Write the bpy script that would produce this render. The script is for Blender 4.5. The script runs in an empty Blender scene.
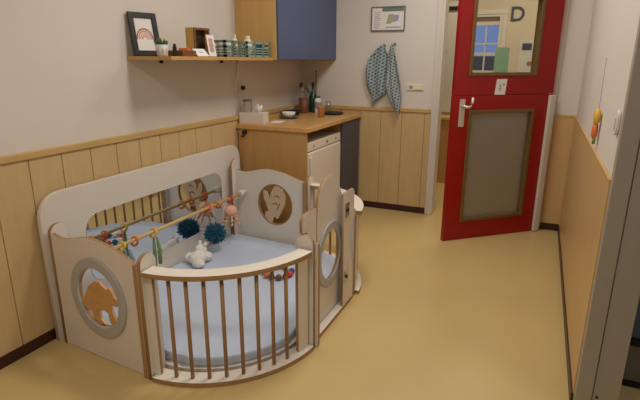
import bpy, bmesh, math, random
from mathutils import Vector, Matrix
random.seed(7)
scene = bpy.context.scene
COL = scene.collection
PI = math.pi

# ------------------------------------------------------------------ materials
def lin(c):
    return tuple(((v/255)/12.92 if v/255 <= .04045 else ((v/255+.055)/1.055)**2.4) for v in c)

def mat(name, rgb, rough=.5, metal=0., spec=.5, noise=0., nscale=8., bump=0., bscale=60., stretch=None, trans=0., coat=0.):
    m = bpy.data.materials.new(name); m.use_nodes = True
    nt = m.node_tree; b = nt.nodes['Principled BSDF']
    c = lin(rgb)
    b.inputs['Base Color'].default_value = (*c, 1)
    b.inputs['Roughness'].default_value = rough
    b.inputs['Metallic'].default_value = metal
    b.inputs['Specular IOR Level'].default_value = spec
    if trans: b.inputs['Transmission Weight'].default_value = trans
    if coat: b.inputs['Coat Weight'].default_value = coat
    if noise or bump:
        tc = nt.nodes.new('ShaderNodeTexCoord')
        mp = nt.nodes.new('ShaderNodeMapping')
        if stretch: mp.inputs['Scale'].default_value = stretch
        nt.links.new(tc.outputs['Object'], mp.inputs['Vector'])
    if noise:
        n = nt.nodes.new('ShaderNodeTexNoise'); n.inputs['Scale'].default_value = nscale
        n.inputs['Detail'].default_value = 5
        nt.links.new(mp.outputs['Vector'], n.inputs['Vector'])
        r = nt.nodes.new('ShaderNodeValToRGB')
        r.color_ramp.elements[0].position = .3; r.color_ramp.elements[1].position = .7
        r.color_ramp.elements[0].color = (*[v*(1-noise) for v in c], 1)
        r.color_ramp.elements[1].color = (*[min(1, v*(1+noise)) for v in c], 1)
        nt.links.new(n.outputs['Fac'], r.inputs['Fac'])
        nt.links.new(r.outputs['Color'], b.inputs['Base Color'])
    if bump:
        n2 = nt.nodes.new('ShaderNodeTexNoise'); n2.inputs['Scale'].default_value = bscale
        n2.inputs['Detail'].default_value = 3
        nt.links.new(mp.outputs['Vector'], n2.inputs['Vector'])
        bp = nt.nodes.new('ShaderNodeBump'); bp.inputs['Strength'].default_value = bump
        bp.inputs['Distance'].default_value = .01
        nt.links.new(n2.outputs['Fac'], bp.inputs['Height'])
        nt.links.new(bp.outputs['Normal'], b.inputs['Normal'])
    return m

M = {}
M['wall'] = mat('wall_paint', (220, 212, 202), .7, bump=.08, bscale=120, noise=.015, nscale=3)
M['ceil'] = mat('ceiling_paint', (225, 220, 212), .8, noise=.01)
M['wains'] = mat('wainscot_laminate', (204, 174, 126), .42, noise=.05, nscale=6, stretch=(4, 4, .5))
M['wains_plain'] = mat('wainscot_plain', (205, 168, 116), .38, noise=.03, nscale=5, stretch=(1, 1, .5))
M['wains_back'] = mat('wainscot_groove', (182, 148, 100), .6, noise=.03)
M['wtrim'] = mat('wainscot_cap', (200, 164, 106), .45, noise=.06, nscale=7, stretch=(3, .6, 3))
M['base'] = mat('baseboard_dark', (58, 26, 18), .4, noise=.1, nscale=9)
M['floor'] = mat('linoleum', (204, 176, 118), .33, spec=.45, noise=.035, nscale=2.2, bump=.015, bscale=9)
M['white'] = mat('white_laminate', (222, 213, 202), .38, noise=.01)
M['rail'] = mat('white_rail_laminate', (232, 222, 206), .32, noise=.012)
M['ply'] = mat('plywood_edge', (162, 126, 86), .5, noise=.12, nscale=30, stretch=(1, 1, 6))
M['beech'] = mat('beech_dowel', (160, 120, 76), .42, noise=.08, nscale=20, stretch=(4, 4, .6))
M['lightwood'] = mat('pale_wood_dowel', (205, 172, 112), .45, noise=.08, nscale=20, stretch=(4, .6, 4))
M['greyring'] = mat('grey_ring_plastic', (176, 174, 170), .4, noise=.02)
M['orangewood'] = mat('orange_plywood', (206, 158, 100), .5, noise=.1, nscale=14, stretch=(1, 1, 3))
M['tanwood'] = mat('tan_plywood', (206, 180, 146), .5, noise=.08, nscale=14, stretch=(1, 1, 3))
M['mattress'] = mat('blue_vinyl_mattress', (192, 202, 220), .55, bump=.25, bscale=9, noise=.03, nscale=4)
M['mirror'] = mat('acrylic_mirror', (215, 220, 224), .02, metal=1., noise=.005)
M['cabwood'] = mat('cabinet_laminate', (190, 146, 88), .4, noise=.07, nscale=7, stretch=(3, 3, .5))
M['uppwood'] = mat('upper_cabinet_laminate', (206, 164, 98), .42, noise=.06, nscale=7, stretch=(3, 3, .5))
M['worktop'] = mat('worktop_laminate', (206, 158, 96), .3, noise=.07, nscale=9, stretch=(3, .7, 1))
M['blue'] = mat('blue_cupboard_laminate', (80, 90, 126), .42, noise=.02)
M['slate'] = mat('slate_cupboard_laminate', (74, 74, 88), .45, noise=.03)
M['fridge'] = mat('fridge_enamel', (226, 216, 200), .35, noise=.01)
M['black'] = mat('black_plastic', (24, 22, 22), .4, noise=.05)
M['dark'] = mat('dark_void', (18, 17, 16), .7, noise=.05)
M['red'] = mat('red_gloss_paint', (152, 5, 6), .38, noise=.03, nscale=4)
M['bronze'] = mat('olive_bronze_bead', (112, 86, 44), .42, noise=.08, nscale=12)
M['frost'] = mat('frosted_pane', (176, 172, 166), .5, noise=.02, nscale=2, spec=.5, trans=.75)
M['steel'] = mat('brushed_steel', (198, 196, 190), .3, metal=.9, noise=.03, nscale=20)
M['alu'] = mat('door_handle_aluminium', (206, 198, 184), .38, metal=.35, noise=.03)
M['frame_white'] = mat('door_frame_paint', (214, 206, 194), .4, noise=.015)
M['frame_grey'] = mat('grey_frame_paint', (168, 158, 142), .45, noise=.02)
M['shelfwood'] = mat('shelf_wood', (196, 150, 84), .45, noise=.08, nscale=8, stretch=(3, .6, 3))
M['paper'] = mat('white_paper', (232, 226, 220), .7, noise=.01)
M['pot'] = mat('pale_glaze', (206, 202, 200), .45, noise=.04)
M['coral'] = mat('coral_print', (206, 150, 132), .7, noise=.04)
M['rust'] = mat('rust_print', (164, 96, 84), .7, noise=.04)
M['sand'] = mat('sand_print', (216, 178, 146), .7, noise=.04)
M['leaf'] = mat('succulent_leaf', (74, 104, 60), .5, noise=.2, nscale=20)
M['soil'] = mat('potting_soil', (60, 44, 34), .9, noise=.3, nscale=60)
M['brown'] = mat('brown_wood', (118, 72, 44), .5, noise=.2, nscale=20, stretch=(1, 4, 4))
M['orange'] = mat('orange_toy', (222, 112, 48), .45, noise=.05)
M['yellow'] = mat('yellow_toy', (226, 180, 62), .45, noise=.05)
M['ylwood'] = mat('yellow_box_wood', (214, 172, 92), .5, noise=.06)
M['photo'] = mat('dark_photo_print', (58, 46, 40), .4, noise=.6, nscale=26)
M['pink'] = mat('pink_print', (196, 150, 144), .6, noise=.15, nscale=40)
M['crate_d'] = mat('sage_crate_plastic', (112, 126, 112), .5, noise=.06)
M['crate_l'] = mat('teal_crate_plastic', (138, 158, 146), .5, noise=.06)
M['teal_lbl'] = mat('teal_pack', (52, 112, 116), .5, noise=.1)
M['cream'] = mat('cream_plastic', (232, 220, 196), .4, noise=.02)
M['teal'] = mat('teal_yarn', (40, 98, 122), .85, noise=.2, nscale=40)
M['peach'] = mat('peach_yarn', (228, 176, 146), .85, noise=.12, nscale=60)
M['redtoy'] = mat('red_toy', (204, 66, 52), .4, noise=.05)
M['bluetoy'] = mat('blue_toy', (52, 70, 122), .4, noise=.05)
M['greentoy'] = mat('green_ribbon', (120, 146, 92), .7, noise=.1)
M['greyblue'] = mat('greyblue_ribbon', (124, 144, 148), .7, noise=.1)
M['plush'] = mat('white_plush', (228, 222, 214), .95, bump=.6, bscale=120, noise=.05, nscale=30)
M['green_glass'] = mat('green_bottle', (16, 64, 46), .15, noise=.05)
M['clearpl'] = mat('clear_tumbler', (214, 214, 208), .06, trans=.95)
M['tan'] = mat('tan_cup', (204, 150, 98), .6, noise=.05)
M['label'] = mat('grey_label', (150, 142, 140), .6, noise=.2, nscale=60)
M['card'] = mat('tissue_box_card', (216, 206, 190), .6, noise=.03)
M['dish'] = mat('grey_dish', (110, 108, 104), .35, noise=.05)
M['planbar'] = mat('plan_header_green', (112, 128, 118), .6, noise=.05)
M['plangreen'] = mat('plan_olive', (168, 170, 132), .6, noise=.08)
M['planblue'] = mat('plan_lilac', (156, 152, 192), .6, noise=.08)
M['plangrey'] = mat('plan_grey_text', (180, 170, 178), .6, noise=.05)
M['pinegreen'] = mat('green_sheet', (160, 200, 160), .7, noise=.04)
M['navy'] = mat('dark_letter', (46, 48, 66), .5, noise=.05)
M['corr'] = mat('corridor_paint', (206, 194, 170), .75, noise=.02)
M['corrdoor'] = mat('corridor_white_door', (206, 206, 196), .5, noise=.02)
M['outbuild'] = mat('dark_outdoor_wall', (40, 42, 60), .9, noise=.3, nscale=2)
M['bluebin'] = mat('slate_blue_bin', (78, 92, 112), .5, noise=.1)
M['greybox'] = mat('grey_board', (124, 116, 102), .6, noise=.05)

def towel_mat(name, a, b, sc):
    m = bpy.data.materials.new(name); m.use_nodes = True
    nt = m.node_tree; p = nt.nodes['Principled BSDF']; p.inputs['Roughness'].default_value = .95
    tc = nt.nodes.new('ShaderNodeTexCoord'); mp = nt.nodes.new('ShaderNodeMapping')
    mp.inputs['Rotation'].default_value = (0, .5, 0); mp.inputs['Scale'].default_value = (1, 0.01, 1)
    ch = nt.nodes.new('ShaderNodeTexBrick')
    mp2 = nt.nodes.new('ShaderNodeMapping'); mp2.inputs['Rotation'].default_value = (PI/2, 0, 0)
    ch.inputs['Scale'].default_value = sc
    ch.inputs['Color1'].default_value = (*lin(a), 1); ch.inputs['Color2'].default_value = (*lin(tuple(v*.82 for v in a)), 1)
    ch.inputs['Mortar'].default_value = (*lin(b), 1); ch.inputs['Mortar Size'].default_value = .1
    ch.inputs['Brick Width'].default_value = .55; ch.inputs['Row Height'].default_value = .42
    nt.links.new(tc.outputs['Object'], mp.inputs['Vector']); nt.links.new(mp.outputs['Vector'], mp2.inputs['Vector'])
    nt.links.new(mp2.outputs['Vector'], ch.inputs['Vector']); nt.links.new(ch.outputs['Color'], p.inputs['Base Color'])
    return m
M['towel'] = towel_mat('towel_weave', (84, 108, 122), (160, 172, 172), 15)
M['towel2'] = towel_mat('towel_weave_pale', (96, 116, 126), (168, 174, 174), 17)

def glass_mat():
    m = bpy.data.materials.new('window_glass'); m.use_nodes = True
    nt = m.node_tree; nt.nodes.clear()
    out = nt.nodes.new('ShaderNodeOutputMaterial'); mx = nt.nodes.new('ShaderNodeMixShader')
    tr = nt.nodes.new('ShaderNodeBsdfTransparent'); gl = nt.nodes.new('ShaderNodeBsdfGlossy')
    tr.inputs['Color'].default_value = (.93, .95, .94, 1); gl.inputs['Roughness'].default_value = .02
    mx.inputs['Fac'].default_value = .05
    nt.links.new(tr.outputs['BSDF'], mx.inputs[1])
    nt.links.new(gl.outputs['BSDF'], mx.inputs[2]); nt.links.new(mx.outputs['Shader'], out.inputs['Surface'])
    return m
M['glass'] = glass_mat()

# ------------------------------------------------------------------ builders
class MB:
    def __init__(s): s.bm = bmesh.new(); s.mi = 0
    def _tag(s, faces):
        for f in faces: f.material_index = s.mi
    def box(s, x0, x1, y0, y1, z0, z1, rz=0., piv=None, rot=None):
        vs = [s.bm.verts.new((x, y, z)) for x in (x0, x1) for y in (y0, y1) for z in (z0, z1)]
        fs = [(0, 1, 3, 2), (4, 6, 7, 5), (0, 4, 5, 1), (2, 3, 7, 6), (0, 2, 6, 4), (1, 5, 7, 3)]
        s._tag([s.bm.faces.new([vs[i] for i in f]) for f in fs])
        p = Vector(piv) if piv else Vector(((x0+x1)/2, (y0+y1)/2, (z0+z1)/2))
        R = rot if rot else (Matrix.Rotation(rz, 3, 'Z') if rz else None)
        if R:
            for v in vs: v.co = p + R @ (v.co - p)
        return s
    def tube(s, pts, r, seg=12, caps=True, closed=False):
        pts = [Vector(p) for p in pts]; n = len(pts); rings = []
        up = Vector((0, 0, 1))
        for i, p in enumerate(pts):
            if closed: t = pts[(i+1) % n] - pts[i-1]
            else: t = pts[min(i+1, n-1)] - pts[max(i-1, 0)]
            t.normalize()
            a = up if abs(t.dot(up)) < .95 else Vector((1, 0, 0))
            u = t.cross(a).normalized(); w = u.cross(t).normalized()
            rr = r[i] if isinstance(r, (list, tuple)) else r
            rings.append([s.bm.verts.new(p + rr*(math.cos(2*PI*k/seg)*u + math.sin(2*PI*k/seg)*w)) for k in range(seg)])
        m = n if closed else n-1
        for i in range(m):
            A, B = rings[i], rings[(i+1) % n]
            s._tag([s.bm.faces.new([A[k], A[(k+1) % seg], B[(k+1) % seg], B[k]]) for k in range(seg)])
        if caps and not closed:
            s._tag([s.bm.faces.new(rings[0][::-1]), s.bm.faces.new(rings[-1])])
        return s
    def lathe(s, prof, c=(0, 0, 0), seg=24, axis='z'):
        c = Vector(c); rings = []
        for r, h in prof:
            ring = []
            for k in range(seg):
                a = 2*PI*k/seg; x, y = r*math.cos(a), r*math.sin(a)
                v = Vector((x, y, h)) if axis == 'z' else (Vector((h, x, y)) if axis == 'x' else Vector((y, h, x)))
                ring.append(s.bm.verts.new(c + v))
            rings.append(ring)
        for A, B in zip(rings, rings[1:]):
            s._tag([s.bm.faces.new([A[k], A[(k+1) % seg], B[(k+1) % seg], B[k]]) for k in range(seg)])
        s._tag([s.bm.faces.new(rings[0][::-1]), s.bm.faces.new(rings[-1])])
        return s
    def prism(s, out, m, t0, t1):
        """simple polygon out (u, v) mapped by m(u, v, w), from w=t0 to t1"""
        a = [s.bm.verts.new(m(u, v, t0)) for u, v in out]; b = [s.bm.verts.new(m(u, v, t1)) for u, v in out]
        n = len(out)
        fs = [s.bm.faces.new(a[::-1]), s.bm.faces.new(b)]
        fs += [s.bm.faces.new([a[i], a[(i+1) % n], b[(i+1) % n], b[i]]) for i in range(n)]
        s._tag(fs); return s
    def ball(s, c, r, sub=2, sc=(1, 1, 1), jit=0.):
        d = bmesh.ops.create_icosphere(s.bm, subdivisions=sub, radius=1)
        fs = set()
        for v in d['verts']:
            k = r*(1 + random.uniform(-jit, jit))
            v.co = Vector((c[0]+v.co.x*k*sc[0], c[1]+v.co.y*k*sc[1], c[2]+v.co.z*k*sc[2]))
            fs.update(v.link_faces)
        s._tag(fs); return s
    def build(s, name, mats, parent=None, bevel=0., smooth=False, sub=0, origin=None):
        bmesh.ops.recalc_face_normals(s.bm, faces=s.bm.faces)
        me = bpy.data.meshes.new(name); s.bm.to_mesh(me); s.bm.free()
        return link(name, me, mats, parent, bevel, smooth, sub, origin)

def wloc(o):
    v = Vector((0, 0, 0))
    while o: v += o.location; o = o.parent
    return v

def link(name, me, mats, parent=None, bevel=0., smooth=False, sub=0, origin=None):
    mats = mats if isinstance(mats, (list, tuple)) else [mats]
    for m in mats: me.materials.append(m if not isinstance(m, str) else M[m])
    o = bpy.data.objects.new(name, me); COL.objects.link(o)
    if parent is None:
        xs = [v.co for v in me.vertices]
        lo = Vector([min(c[i] for c in xs) for i in range(3)]); hi = Vector([max(c[i] for c in xs) for i in range(3)])
        org = Vector(origin) if origin else Vector(((lo.x+hi.x)/2, (lo.y+hi.y)/2, lo.z))
        o.location = org; me.transform(Matrix.Translation(-org))
    else:
        o.parent = parent; me.transform(Matrix.Translation(-wloc(parent)))
    if smooth:
        for p in me.polygons: p.use_smooth = True
    if bevel:
        b = o.modifiers.new('bevel', 'BEVEL'); b.width = bevel; b.segments = 2; b.limit_method = 'ANGLE'
    if sub:
        b = o.modifiers.new('sub', 'SUBSURF'); b.levels = sub; b.render_levels = sub
    return o

def tag(o, label, cat, group=None):
    o['label'] = label; o['category'] = cat
    if group: o['group'] = group
    return o
def thing(name, label, cat, loc, group=None):
    o = bpy.data.objects.new(name, None); COL.objects.link(o); o.location = loc; o.empty_display_size = .1
    return tag(o, label, cat, group)
def struct(o, label=None):
    o['kind'] = 'structure'
    if label: o['label'] = label
    return o

def catmull(pts, n=6):
    out = []
    P = [pts[0]] + list(pts) + [pts[-1]]
    for i in range(1, len(P)-2):
        a, b, c, d = P[i-1], P[i], P[i+1], P[i+2]
        for k in range(n):
            t = k/n
            out.append(tuple(.5*(2*b[j] + (c[j]-a[j])*t + (2*a[j]-5*b[j]+4*c[j]-d[j])*t*t + (3*b[j]-a[j]-3*c[j]+d[j])*t**3) for j in (0, 1)))
    out.append(pts[-1]); return out
def circ(cx, cy, rx, ry=None, n=48):
    ry = ry or rx
    return [(cx+rx*math.cos(2*PI*k/n), cy+ry*math.sin(2*PI*k/n)) for k in range(n)]
def rrect(x0, x1, y0, y1, r, n=8):
    o = []
    for cx, cy, a in ((x1-r, y1-r, 0), (x0+r, y1-r, 90), (x0+r, y0+r, 180), (x1-r, y0+r, 270)):
        for k in range(n+1):
            t = math.radians(a+90*k/n); o.append((cx+r*math.cos(t), cy+r*math.sin(t)))
    return o

XM = lambda u, v, w: Vector((w, u, v))      # panel in a plane x = const: u is y, v is z
YM = lambda u, v, w: Vector((u, w, v))      # panel in a plane y = const: u is x, v is z
YN = lambda u, v, w: Vector((u, w + .05*(1-(u-.1)/.64), v))    # the near end panel stands slightly askew
ZM = lambda u, v, w: Vector((u, v, w))

def panel(name, outline, holes, m, t0, t1, face, edge, parent=None, be=.0015):
    """a flat board of any outline with holes; the faces take one material, the sawn edges another"""
    cu = bpy.data.curves.new('tmp', 'CURVE'); cu.dimensions = '2D'; cu.fill_mode = 'BOTH'
    cu.extrude = (t1-t0)/2 - be; cu.bevel_depth = be; cu.bevel_resolution = 1; cu.offset = -be
    for o in [outline]+holes:
        sp = cu.splines.new('POLY'); sp.points.add(len(o)-1); sp.use_cyclic_u = True
        for p, q in zip(sp.points, o): p.co = (q[0], q[1], 0, 1)
    ob = bpy.data.objects.new('tmp', cu); COL.objects.link(ob)
    dg = bpy.context.evaluated_depsgraph_get()
    me = bpy.data.meshes.new_from_object(ob.evaluated_get(dg))
    bpy.data.objects.remove(ob); bpy.data.curves.remove(cu)
    me.materials.clear(); me.name = name
    mid = (t0+t1)/2
    idx = [1 if abs(p.normal.z) < .9 else 0 for p in me.polygons]
    for v in me.vertices: v.co = m(v.co.x, v.co.y, mid+v.co.z)
    for p, i in zip(me.polygons, idx): p.material_index = i
    bm = bmesh.new(); bm.from_mesh(me); bmesh.ops.remove_doubles(bm, verts=bm.verts, dist=1e-5)
    bmesh.ops.recalc_face_normals(bm, faces=bm.faces); bm.to_mesh(me); bm.free()
    return link(name, me, [face, edge], parent)

# ------------------------------------------------------------------ room
YB, W, H = 4.745, 2.633, 2.75
Y0 = -1.8
DX0, DX1, DZ = 1.45, 2.405, 2.12            # doorway in the back wall
WT = 1.053                                  # height of the wainscot
WR = .155                                   # thickness of the right wall

def boxobj(name, *b, m='wall', bevel=0):
    return struct(MB().box(*b).build(name, m, bevel=bevel))
boxobj('floor', -.2, 4.6, Y0-.2, 8.2, -.1, 0, m='floor')
boxobj('ceiling', -.2, 4.6, Y0-.2, YB+.12, H, H+.1, m='ceil')
boxobj('wall_left', -.12, 0, Y0-.1, YB+.12, 0, H)
boxobj('wall_front', -.12, 4.6, Y0-.12, Y0, 0, H)
b = MB().box(0, DX0-.0, YB, YB+.12, 0, H).box(DX1+.05, 4.6, YB, YB+.12, 0, H).box(DX0, DX1+.05, YB, YB+.12, DZ, H)
struct(b.build('wall_back', 'wall'))
b = MB().box(W, W+WR, 2.14, YB, 0, H).box(W, W+WR, Y0, 1.15, 0, H).box(W, W+WR, 1.15, 2.14, 2.12, H)
struct(b.build('wall_right', 'wall'))

# wainscot on the left and back walls: planks with open grooves, a cap along the top
def planks(name, axis, edges, w0, w1, lo=.06, hi=WT-.036):
    b = MB()
    b.mi = 1
    if axis == 'x': b.box(w0, w0+.004, edges[0], edges[-1], lo, hi)
    else: b.box(edges[0], edges[-1], w1-.004, w1, lo, hi)
    b.mi = 0
    for a, c in zip(edges, edges[1:]):
        g = .0022
        if axis == 'x': b.box(w0, w0+.014, a+g, c-g, lo, hi)
        else: b.box(a+g, c-g, w1-.014, w1, lo, hi)
    return struct(b.build(name, ['wains', 'wains_back'], bevel=.002))
ed = [1.59+.19*k for k in range(-17, 17)]
ed = [e for e in ed if Y0 < e < YB-.05]
planks('wall_left_wainscot', 'x', [Y0]+ed+[YB-.012], 0, None)
planks('wall_back_wainscot', 'y', [.014, .23, .46, .67, .889, 1.105, 1.33, 1.388], None, YB)
boxobj('trim_1', 0, .026, Y0, YB, WT-.036, WT, m='wtrim', bevel=.004)
boxobj('trim_2', .026, 1.388, YB-.026, YB, WT-.036, WT, m='wtrim', bevel=.004)
b = MB().box(DX1+.06, W, YB-.012, YB, .06, WT-.02)
struct(b.build('wall_back_wainscot_short', 'wains_plain'))
boxobj('wall_right_wainscot', W-.012, W, 2.165, YB-.012, .06, WT-.02, m='wains_plain')
boxobj('trim_3', DX1+.06, W, YB-.016, YB, WT-.02, WT, m='wtrim', bevel=.003)
boxobj('trim_4', W-.016, W, 2.165, YB-.016, WT-.02, WT, m='wtrim', bevel=.003)
boxobj('baseboard_left', 0, .018, Y0, YB, 0, .065, m='base', bevel=.003)
boxobj('baseboard_back', .66, 1.388, YB-.018, YB, 0, .065, m='base', bevel=.003)
boxobj('baseboard_back_short', DX1+.06, W, YB-.018, YB, 0, .065, m='base', bevel=.003)
boxobj('baseboard_right', W-.018, W, 2.165, YB-.018, 0, .065, m='base', bevel=.003)

# frame of the doorway in the back wall
b = MB().box(DX0-.062, DX0-.012, YB-.02, YB, 0, DZ+.05).box(DX0-.02, DX0+.012, YB-.03, YB+.13, 0, DZ)
b.box(DX1+.02, DX1+.058, YB-.02, YB, 0, DZ+.05).box(DX1+.012, DX1+.05, YB-.03, YB+.13, 0, DZ)
b.box(DX0-.06, DX1+.055, YB-.02, YB+.12, DZ, DZ+.05)
struct(b.build('trim_5', 'frame_white', bevel=.003))

# frame of the doorway in the right wall and the room beyond it
b = MB().box(W-.008, W+.055, 2.118, 2.165, 0, 2.14).box(W-.008, W+.055, 1.12, 1.165, 0, 2.14).box(W-.008, W+.055, 1.12, 2.165, 2.10, 2.14)
struct(b.build('trim_6', 'frame_grey', bevel=.003))
b = MB().box(W+.06, W+WR, 2.128, 2.14, 0, 2.10)
b.mi = 1; b.box(W+.1, W+.145, 2.122, 2.128, 1.06, 1.185)
b.tube([(W+.075, 2.125, .095), (W+.075, 2.1275, .095)], .006)
struct(b.build('trim_7', ['frame_grey', 'dark']))
boxobj('wall_side_room', 4.5, 4.6, Y0, YB, 0, H, m='corr')

# corridor beyond the back wall
CY = 6.75
b = MB()
wx0, wx1, wz0, wz1 = 1.40, 1.80, .95, 2.06
b.box(-.9, wx0, CY, CY+.12, 0, 2.7).box(wx1, 4.6, CY, CY+.12, 0, 2.7).box(wx0, wx1, CY, CY+.12, 0, wz0).box(wx0, wx1, CY, CY+.12, wz1, 2.7)
struct(b.build('wall_corridor', 'corr'))
boxobj('wall_corridor_left', -1.0, -.9, YB+.12, CY+.12, 0, 2.7, m='corr')
boxobj('wall_corridor_right', 4.5, 4.6, YB+.12, CY+.12, 0, 2.7, m='corr')
boxobj('ceiling_corridor', -1.0, 4.6, YB+.12, CY+.12, 2.7, 2.8, m='ceil')
boxobj('floor_corridor', -1.0, -.2, YB, CY+.12, -.1, 0, m='floor')
boxobj('wall_corridor_near', -1.0, -.12, YB, YB+.12, 0, 2.7, m='corr')
# window of the corridor
b = MB()
b.box(wx0, wx0+.04, CY-.02, CY+.08, wz0, wz1).box(wx1-.04, wx1, CY-.02, CY+.08, wz0, wz1)
b.box(wx0+.04, wx1-.04, CY-.02, CY+.08, wz0, wz0+.04).box(wx0+.04, wx1-.04, CY-.02, CY+.08, wz1-.03, wz1)
for z, h in ((1.93, .045), (1.70, .02), (1.565, .04), (1.36, .022), (1.30, .018)): b.box(wx0+.04, wx1-.04, CY, CY+.05, z, z+h)
b.box(1.60, 1.618, CY+.006, CY+.045, wz0+.04, 1.95)
b.mi = 1; b.box(wx0+.04, wx1-.04, CY+.0, CY+.06, 1.975, wz1-.03)
wn = struct(b.build('window_1', ['corrdoor', 'bronze']))
MB().box(wx0+.04, wx1-.04, CY+.06, CY+.064, wz0+.04, 1.95).build('window_pane', 'glass', wn)['kind'] = 'structure'
b = MB().box(wx0-.05, wx0, CY-.03, CY, wz0, wz1).box(wx1, wx1+.05, CY-.03, CY, wz0, wz1).box(wx0-.05, wx1+.05, CY-.03, CY, wz1+.0005, wz1+.05).box(wx0-.05, wx1+.05, CY-.05, CY, wz0-.05, wz0-.0005)
struct(b.build('trim_8', 'frame_white', bevel=.003))
tag(MB().box(-6, 12, 14, 15, -2, 1.62).build('outdoor_building', 'outbuild'), 'dark building outside the corridor window, below the blue dusk sky', 'building')
# ------------------------------------------------------------------ corridor things
d = bpy.data.curves.new('letter', 'FONT'); d.body = 'D'; d.size = .235; d.extrude = .004; d.offset = .004
o = bpy.data.objects.new('tmp', d); COL.objects.link(o)
me = bpy.data.meshes.new_from_object(o.evaluated_get(bpy.context.evaluated_depsgraph_get())); bpy.data.objects.remove(o)
me.materials.clear()
me.transform(Matrix.Translation((1.868, CY-.006, 1.975)) @ Matrix.Rotation(PI/2, 4, 'X'))
tag(link('wall_letter', me, 'navy'), 'dark letter D on the corridor wall, seen through the red door window', 'letter')
t = thing('wall_notice', 'framed pale notice with dark heading on the corridor wall under the letter D', 'notice', (2.13, CY-.01, 1.30))
MB().box(2.02, 2.245, CY-.012, CY-.001, 1.30, 1.75).build('notice_board', 'corrdoor', t)
MB().box(2.05, 2.16, CY-.015, CY-.012, 1.63, 1.71).build('heading', 'navy', t)
MB().tube([(2.15, CY-.015, 1.47), (2.15, CY-.012, 1.47)], .03).build('round_mark', 'rust', t)
t = thing('corridor_closet', 'tall white two-door closet in the corridor, seen through the door gap', 'closet', (1.12, CY-.2, 0))
MB().box(.55, 1.33, CY-.28, CY-.002, .0, 2.2).build('body', 'corrdoor', t)
d1 = MB().box(.56, 1.148, CY-.30, CY-.28, .86, 2.06).build('closet_door', 'corrdoor', t, bevel=.003)
d2 = MB().box(1.165, 1.325, CY-.30, CY-.28, .86, 2.06).build('closet_door', 'corrdoor', t, bevel=.003)
MB().box(1.146, 1.166, CY-.285, CY-.279, .86, 2.06).build('gap_strip', 'dark', t)
MB().box(1.168, 1.185, CY-.325, CY-.30, 1.58, 1.64).build('latch', 'black', d2, bevel=.003)
MB().box(.56, 1.325, CY-.31, CY-.28, 2.10, 2.14).build('top_rail', 'dark', t)
t = thing('low_cupboard', 'low wooden cupboard standing against the white corridor closet', 'cupboard', (1.05, CY-.55, 0))
MB().box(.6, 1.36, CY-.62, CY-.32, 0, .80).build('body', 'cabwood', t)
MB().box(.58, 1.38, CY-.64, CY-.31, .80, .83).build('top', 'uppwood', t, bevel=.003)
b = MB().ball((1.16, CY-.70, .21), .075, 3, (1, .7, 1.5)); b.tube([(1.12, CY-.68, .29), (1.13, CY-.68, .37), (1.19, CY-.68, .37), (1.20, CY-.68, .29)], .008)
tag(b.build('hanging_bag', 'black', smooth=True), 'small black bag hanging low on the corridor cupboard', 'bag')

# ------------------------------------------------------------------ red two-leaf door
A = Vector((1.704, 4.02, 0)); Hn = Vector((2.425, 4.660, 0))
dv = (Hn-A); DL = dv.length; dv.normalize(); nv = Vector((dv.y, -dv.x, 0))   # nv points into the room
def DM(u, v, w): return A + dv*u + Vector((0, 0, v)) + nv*w
def dbox(b, u0, u1, w0, w1, z0, z1):
    return b.prism([(u0, z0), (u1, z0), (u1, z1), (u0, z1)], DM, w0, w1)
t = thing('dutch_door', 'red two-leaf stable door with glazed panels standing ajar in the back doorway', 'door', (2.432, 4.668, 0))
def leaf(name, z0, z1, gz0, gz1, g0, g1, pane):
    b = MB()
    dbox(b, 0, g0, -.04, 0, z0, z1); dbox(b, g1, DL, -.04, 0, z0, z1)
    dbox(b, g0, g1, -.04, 0, z0, gz0); dbox(b, g0, g1, -.04, 0, gz1, z1)
    lf = b.build(name, 'red', t)
    b = MB(); w = .028
    for u0, u1, a0, a1 in ((g0, g0+w, gz0, gz1), (g1-w, g1, gz0, gz1), (g0+w, g1-w, gz0, gz0+w), (g0+w, g1-w, gz1-w, gz1)):
        dbox(b, u0, u1, -.05, .012, a0, a1)
    MB_ = b.build('glazing_bead', 'bronze', lf, bevel=.004)
    b = MB(); dbox(b, g0+.01, g1-.01, -.024, -.018, gz0+.01, gz1-.01); b.build('pane', pane, lf)
    return lf
lo = leaf('lower_leaf', .004, 1.233, .165, 1.115, .145, .79, 'frost')
up = leaf('upper_leaf', 1.237, 2.10, 1.385, 2.0, .115, .77, 'glass')
b = MB(); dbox(b, .055, .105, 0, .008, .985, 1.205); pl = b.build('handle_plate', 'alu', lo, bevel=.002)
b = MB().tube([DM(.08, 1.15, .008), DM(.08, 1.15, .05)], .011)
b.tube([DM(.08, 1.15, .05), DM(.10, 1.145, .055), DM(.125, 1.15, .056), DM(.135, 1.18, .056), DM(.137, 1.22, .056)], .011)
b.build('lever', 'alu', pl, smooth=True)
b = MB(); dbox(b, DL-.045, DL+.012, .0002, .03, .006, 1.225); b.build('finger_guard', 'frame_white', lo, bevel=.006)
b = MB(); dbox(b, .02, DL-.02, -.052, -.0405, 1.215, 1.26); b.build('rebate_strip', 'red', up)
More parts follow.
